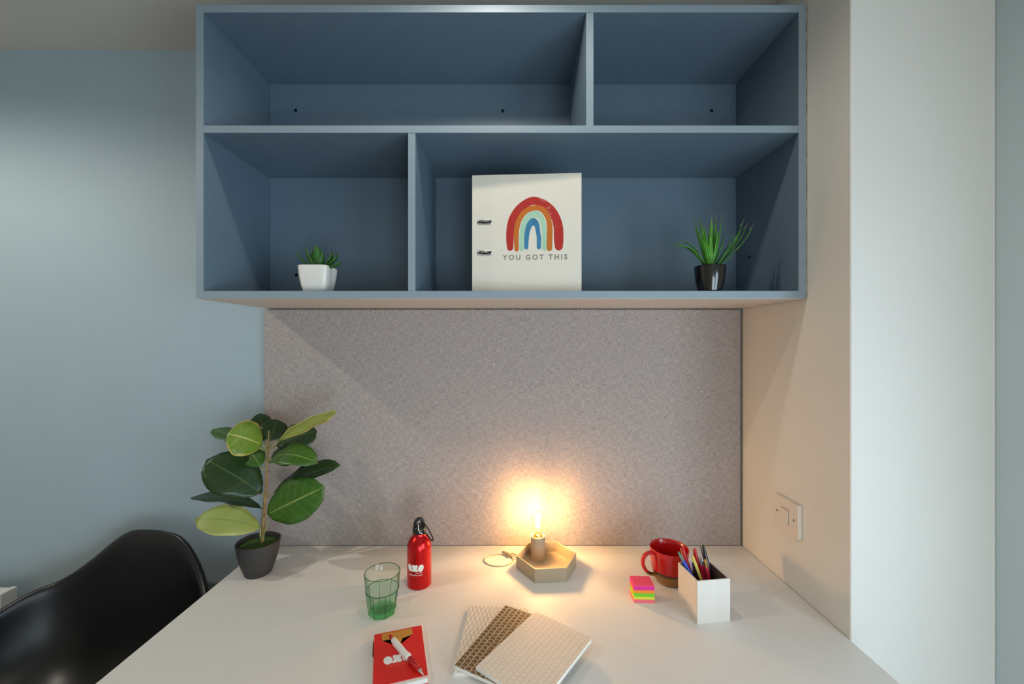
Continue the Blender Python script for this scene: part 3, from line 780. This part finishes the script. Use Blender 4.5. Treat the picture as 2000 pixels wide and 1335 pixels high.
# ------------------------------------------------------------------ bottle
bt = thing('drinks_bottle', 'red aluminium drinks bottle with black cap and carabiner on the desk', 'bottle', (-0.246, 1.105, DZ), R(12))
BR = 0.0322
body = obj('body', lathe([(0, 0), (.0300, 0), (BR, .0025), (BR, .100), (.0318, .108), (.0292, .117), (.0245, .125), (.0190, .1305), (.0170, .133), (.0165, .1385), (0, .1385)], 56), 'bottle_red', bt, 'auto')
cap_ = obj('cap', lathe([(0, .1387), (.0172, .1387), (.0176, .141), (.0172, .150), (.0150, .156), (0, .158)], 36, shape=lambda a, z: 1+.02*math.sin(a*18)), 'black_plastic', bt, True)
lpts = smoothpath([(-.0125, 0, .150), (-.0110, 0, .163), (-.0065, 0, .1725), (0, 0, .1755), (.0065, 0, .1725), (.0110, 0, .163), (.0125, 0, .150)], 5)
obj('cap_loop', tube(lpts, .0043, 10), 'black_plastic', cap_, True)
car = smoothpath([(.004, -.008, .168), (.014, -.012, .164), (.024, -.012, .150), (.034, -.010, .128), (.0365, -.009, .120), (.034, -.009, .1165), (.029, -.010, .122), (.018, -.016, .140), (.004, -.019, .143), (-.001, -.016, .153), (.000, -.010, .164)], 5)
obj('carabiner', tube(car[:-1], .0016, 8, closed=True), 'dark_metal', bt, True)
obj('carabiner_gate', tube(smoothpath([(-.002, -.019, .168), (-.002, -.0205, .156), (.002, -.0205, .146), (.009, -.019, .1425)], 5), .0013, 8), 'chrome', bt, True)
def wrap(bm, ang, zc, r):
    # fine cuts first so the print follows the round body
    for k in range(-14, 15):
        bmesh.ops.bisect_plane(bm, geom=bm.verts[:]+bm.edges[:]+bm.faces[:], plane_co=(k*.0028, 0, 0), plane_no=(1, 0, 0))
    for v in bm.verts:
        a = ang + v.co.x/r; rr_ = r + v.co.z
        v.co = Vector((rr_*math.sin(a), -rr_*math.cos(a), zc+v.co.y))
    return bm
AW = R(-20)
bm = bmesh.new()
for k_, ol in enumerate(logo_outlines(.046)): prism(ol, 0.00005, 0.0003-(k_ == 1)*.0001, bm)
obj('logo', wrap(bm, AW, .058, BR), 'print_white', bt)
obj('lettering', wrap(text_bm('axostudent.com', .0060, .0002, 1.0), AW, .0405, BR+.0002), 'print_white', bt)
obj('lettering', wrap(text_bm('student living', .0035, .0002, 1.0), AW+R(18), .0462, BR+.0002), 'print_white', bt)

# ------------------------------------------------------------------ tumbler
gl = thing('glass_tumbler', 'green faceted glass tumbler standing on the desk', 'glass', (-0.309, 0.988, DZ), R(6))
def facet(a, z):
    k = 8; w = 2*PI/k; d = ((a+w/2) % w)-w/2
    f = math.cos(w/2)/math.cos(d)*1.045
    mixv = 1.0 if z < .054 else (0.0 if z > .060 else (.060-z)/.006)
    return f*mixv + (1-mixv)
obj('upper_wall', lathe([(.0388, .0575), (.0405, .078), (.0420, .0965), (.0412, .0975), (.0404, .0965), (.0388, .078), (.0366, .0575)], 64), 'green_glass', gl, 'auto')
obj('faceted_wall', lathe([(.0300, .0102), (.0335, .030), (.0362, .052), (.0376, .0570), (.0366, .0572), (.0345, .050), (.0312, .030), (.0275, .0125), (0, .0110)], 64, shape=lambda a, z: facet(a, 0)), 'green_glass_wall', gl, 'auto')
obj('heavy_base', lathe([(0, .0), (.0285, .0), (.0300, .0025), (.0300, .0100), (0, .0108)], 64, shape=lambda a, z: facet(a, 0)), 'green_glass_base', gl, 'auto')
ring = lambda r, z, k=48: [(r*math.cos(2*PI*i/k), r*math.sin(2*PI*i/k), z) for i in range(k)]
obj('rim', tube(ring(.0412, .0970), .0009, 8, closed=True), 'green_glass_edge', gl, True)
obj('step_ring', tube(ring(.0384, .0573), .0010, 8, closed=True), 'green_glass_edge', gl, True)
for i in range(8):
    a = 2*PI*(i+.5)/8; c_, s_ = math.cos(a)*1.045, math.sin(a)*1.045
    obj('facet_edge', tube([(.0297*c_, .0297*s_, .002), (.0335*c_, .0335*s_, .030), (.0366*c_, .0366*s_, .055)], .0007, 6), 'green_glass_edge', gl, True)

# ------------------------------------------------------------------ red notepad and pen
npd = thing('red_notepad', 'red pocket notepad with kraft flap lying on the desk', 'notepad', (-0.2978, 0.8958, DZ), R(17.2))
NW, NH = 0.101, 0.152   # local: x right along top edge, y downwards negative
obj('back_cover', box(0, NW, -NH, 0, 0, .0012, .0004, 1), 'cover_red', npd)
obj('page_block', box(.002, NW-.001, -NH+.0005, -.002, .0012, .0098, .0003, 1), 'paper_white', npd)
obj('front_cover', box(0, NW, -NH+.008, 0, .0098, .0112, .0004, 1), 'cover_red', npd)
obj('spine_strip', box(0, NW, -.001, 0.0002, 0, .0112, .0003, 1), 'cover_red', npd)
obj('kraft_flap', prism([(.016, -.0035), (.080, -.0035), (.080, -.024), (.058, -.030), (.053, -.047), (.044, -.047), (.034, -.0265), (.016, -.0245)], .0112, .0117), 'kraft', npd)
obj('elastic_loop', box(-.0022, .0002, -.055, -.018, .002, .010, .0008, 1), 'elastic_dark', npd)
bm = bmesh.new()
for k_, ol in enumerate(logo_outlines(.054)): prism([(u+.046, v-.085) for u, v in ol], .0112, .0116-(k_ == 1)*.0002, bm)
obj('logo', bm, 'print_white', npd)
bm = text_bm('axostudent.com', .0066, .0003, 1.0); xf(bm, Matrix.Translation((.045, -.101, .01135)))
obj('lettering', bm, 'print_tomato', npd)

def pen_thing(name, label, A, B, build, group=None, roll=0.0):
    A, B = Vector(A), Vector(B); q = (B-A).to_track_quat('Z', 'Y')
    if roll: q = q @ Matrix.Rotation(roll, 3, 'Z').to_quaternion()
    t = thing(name, label, 'pen' if 'pencil' not in name else 'pencil', A, group=group, quat=q)
    build(t, (B-A).length); return t
# A = writing tip end, B = button end
def advert_pen(t, L):
    obj('tip', lathe([(0, 0), (.0007, .0), (.0011, .004), (.0040, .014), (.0044, .016), (0, .016)], 20), 'chrome', t, True)
    obj('grip', lathe([(0, .016), (.0046, .016), (.0060, .030), (.0062, .042), (.0054, .055), (0, .055)], 24), 'pen_red', t, True)
    b = obj('barrel', lathe([(0, .055), (.0058, .055), (.0060, .060), (.0056, .080), (.0062, .110), (.0058, .124), (.0030, .128), (0, .128)], 24), 'pen_white', t, True)
    obj('clip', box(-.0022, .0022, .0062, .0078, .070, .122, .0006, 1), 'pen_white', b)
    bm = bmesh.new()
    for k in range(3): box(-.0016, .0016, .0078, .0082, .100+k*.0042, .1032+k*.0042, bm=bm)
    obj('clip_print', bm, 'pen_red', b)
    obj('button', lathe([(0, .128), (.0034, .128), (.0036, .136), (.0026, .1415), (0, .142)], 18), 'pen_red', t, True)
pen_thing('ballpoint_pen', 'white ballpoint pen with red grip lying across the red notepad', (-.1650, .7790, .7574), (-.2610, .8840, .7580), advert_pen, roll=R(200))

# ------------------------------------------------------------------ three patterned notebooks
def notebook(label, loc, rz, w, h, th, cover, z):
    t = thing('patterned_notebook', label, 'notebook', (loc[0], loc[1], z), R(rz), 'three fanned notebooks on the desk')
    obj('back_cover', box(0, w, -h, 0, 0, .0008, .0002, 1), 'paper_white', t)
    obj('page_block', box(.0015, w-.0015, -h+.0012, -.0012, .0008, th-.0008, .0002, 1), 'paper_white', t)
    obj('front_cover', box(0, w, -h, 0, th-.0008, th, .0003, 1), cover, t)
    obj('binding', box(-.0006, .0004, -h, 0, .0002, th-.0002, .0002, 1), 'paper_white', t)
notebook('white notebook with thin trellis print at the bottom of the fanned notebooks', (-.0989, 1.000), -3.6, .143, .203, .0078, 'cover_trellis', DZ)
notebook('brown fish-scale notebook between the two pale ones', (-.0124, .990), -28.0, .136, .209, .0078, 'cover_tan_scales', DZ+.0079)
notebook('cream fish-scale notebook on top of the fanned notebooks', (.0580, .956), -37.2, .145, .206, .0078, 'cover_cream_scales', DZ+.0158)

# ------------------------------------------------------------------ sticky note cube
sn = thing('sticky_note_cube', 'stack of neon sticky note pads beside the mug', 'sticky notes', (.3350, 1.0440, DZ), R(-2.5))
for k, m in enumerate(('note_rose', 'note_yellow', 'note_green', 'note_orange', 'note_magenta', 'note_pink')):
    z0, z1 = [(0, .0085), (.0085, .0150), (.0150, .0240), (.0240, .0315), (.0315, .0410), (.0410, .0432)][k]
    j = random.uniform(-.0006, .0006)
    obj('pad', box(-.0255+j, .0255+j, -.0215, .0215, z0+.0001, z1, .0003, 1), m, sn)

# ------------------------------------------------------------------ mug
mg = thing('mug', 'red glazed mug with brown dipped foot behind the pen box', 'mug', (.4330, 1.118, DZ), 0)
obj('body', lathe([(0, .0), (.030, .0), (.0335, .002), (.0415, .016), (.0462, .036), (.0490, .062), (.0505, .0905), (.0497, .0925), (.0485, .0910), (.0468, .062), (.0440, .036), (.038, .014), (0, .008)], 48), 'mug_glaze', mg, True)
hp = smoothpath([(-.0480, 0, .0820), (-.0610, 0, .0830), (-.0740, 0, .0760), (-.0790, 0, .0600), (-.0740, 0, .0430), (-.0610, 0, .0290), (-.0420, 0, .0220)], 6)
bm = tube(hp, .0047, 12)
for v in bm.verts: v.co.y *= 1.5
obj('handle', bm, 'mug_glaze', mg, True, None, None)
mg.rotation_euler = (0, 0, R(12))

# ------------------------------------------------------------------ pen box and pens
px = thing('pen_box', 'white wooden pen box full of pens in front of the mug', 'pen holder', (.4306, .9440, DZ), R(7.5))
W_, D_, H_, T_ = .0825, .0830, .1000, .0030
obj('front_panel', box(0, W_, 0, T_, 0, H_, .0005, 1), 'box_white', px)
obj('back_panel', box(0, W_, D_-T_, D_, 0, H_, .0005, 1), 'box_white', px)
obj('side_panel', box(0, T_, T_, D_-T_, 0, H_, .0005, 1), 'box_white', px)
obj('side_panel', box(W_-T_, W_, T_, D_-T_, 0, H_, .0005, 1), 'box_white', px)
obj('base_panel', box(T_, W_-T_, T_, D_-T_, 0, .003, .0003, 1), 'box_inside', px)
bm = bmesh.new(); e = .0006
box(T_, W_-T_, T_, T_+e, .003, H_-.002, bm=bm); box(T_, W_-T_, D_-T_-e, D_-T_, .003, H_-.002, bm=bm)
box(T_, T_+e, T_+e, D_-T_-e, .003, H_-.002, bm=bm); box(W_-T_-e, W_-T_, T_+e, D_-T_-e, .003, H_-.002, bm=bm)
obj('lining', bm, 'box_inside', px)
GRP = 'pens standing in the pen box'
def stick(bodym, endm, r=.0045, endlen=.03, taper=.7, clip=None, capr=1.0):
    def f(t, L):
        obj('tip', lathe([(0, 0), (.0006, 0), (r*.9, .012), (0, .012)], 14), 'chrome', t, True)
        obj('barrel', lathe([(0, .012), (r, .012), (r, L-endlen), (0, L-endlen)], 18), bodym, t, 'auto')
        obj('cap', lathe([(0, L-endlen), (r*capr, L-endlen), (r*capr, L-endlen*.55), (r*taper, L-.002), (r*taper*.7, L), (0, L)], 18), endm, t, 'auto')
        if clip: obj('clip', box(-.0014, .0014, r*capr, r*capr+.0022, L-endlen*1.1, L-.004, .0004, 1), clip, t)
    return f
def pencil(t, L):
    obj('barrel', lathe([(0, .014), (.0036, .014), (.0036, L), (0, L)], 6), 'pen_yellow', t)
    obj('point', lathe([(0, 0), (.0005, 0), (.0036, .014), (0, .014)], 12), 'box_white', t, True)
zb = DZ+.0045
for (nm, lab, A, B, f, ro) in (
    ('ballpoint_pen', 'blue pen with green-grey end leaning out of the pen box', (.480, .972, zb), (.416, 1.015, .8716), stick('pen_blue', 'pen_green_grey', .0044, .022, .6, None, .8), 0),
    ('ballpoint_pen', 'dark red pen with gold clip leaning towards the mug rim', (.464, 1.000, zb), (.4275, 1.020, .8815), stick('pen_red', 'pen_red', .0046, .030, .8, 'gold_metal'), R(160)),
    ('felt_tip_pen', 'red felt pen with pointed red cap in the pen box', (.478, 1.006, zb), (.464, 1.030, .873), stick('pen_red', 'pen_red', .0050, .050, .45, 'pen_red'), R(180)),
    ('ballpoint_pen', 'crimson pen with grey button in the middle of the pen box', (.484, .992, zb), (.4705, 1.016, .858), stick('pen_crimson', 'pen_grey', .0046, .018, .6, None, .55), 0),
    ('ballpoint_pen', 'crimson pen with brown button beside the black pen', (.490, .978, zb), (.4745, 1.000, .861), stick('pen_crimson', 'kraft', .0046, .018, .6, None, .55), 0),
    ('ballpoint_pen', 'tall black pen with navy clip in the pen box', (.500, .985, zb), (.479, 1.020, .887), stick('pen_black', 'pen_black', .0050, .055, .55, 'pen_navy'), R(200)),
    ('wooden_pencil', 'thin yellow pencil lying slantwise across the pen box', (.480, .958, zb), (.4445, 1.000, .868), pencil, 0),
    ('ballpoint_pen', 'short pale lilac pen behind the yellow pencil in the box', (.452, 1.016, zb), (.4480, 1.021, .846), stick('pen_grey', 'pen_lilac', .0046, .022, .6), 0)):
    pen_thing(nm, lab, A, B, f, GRP, ro)
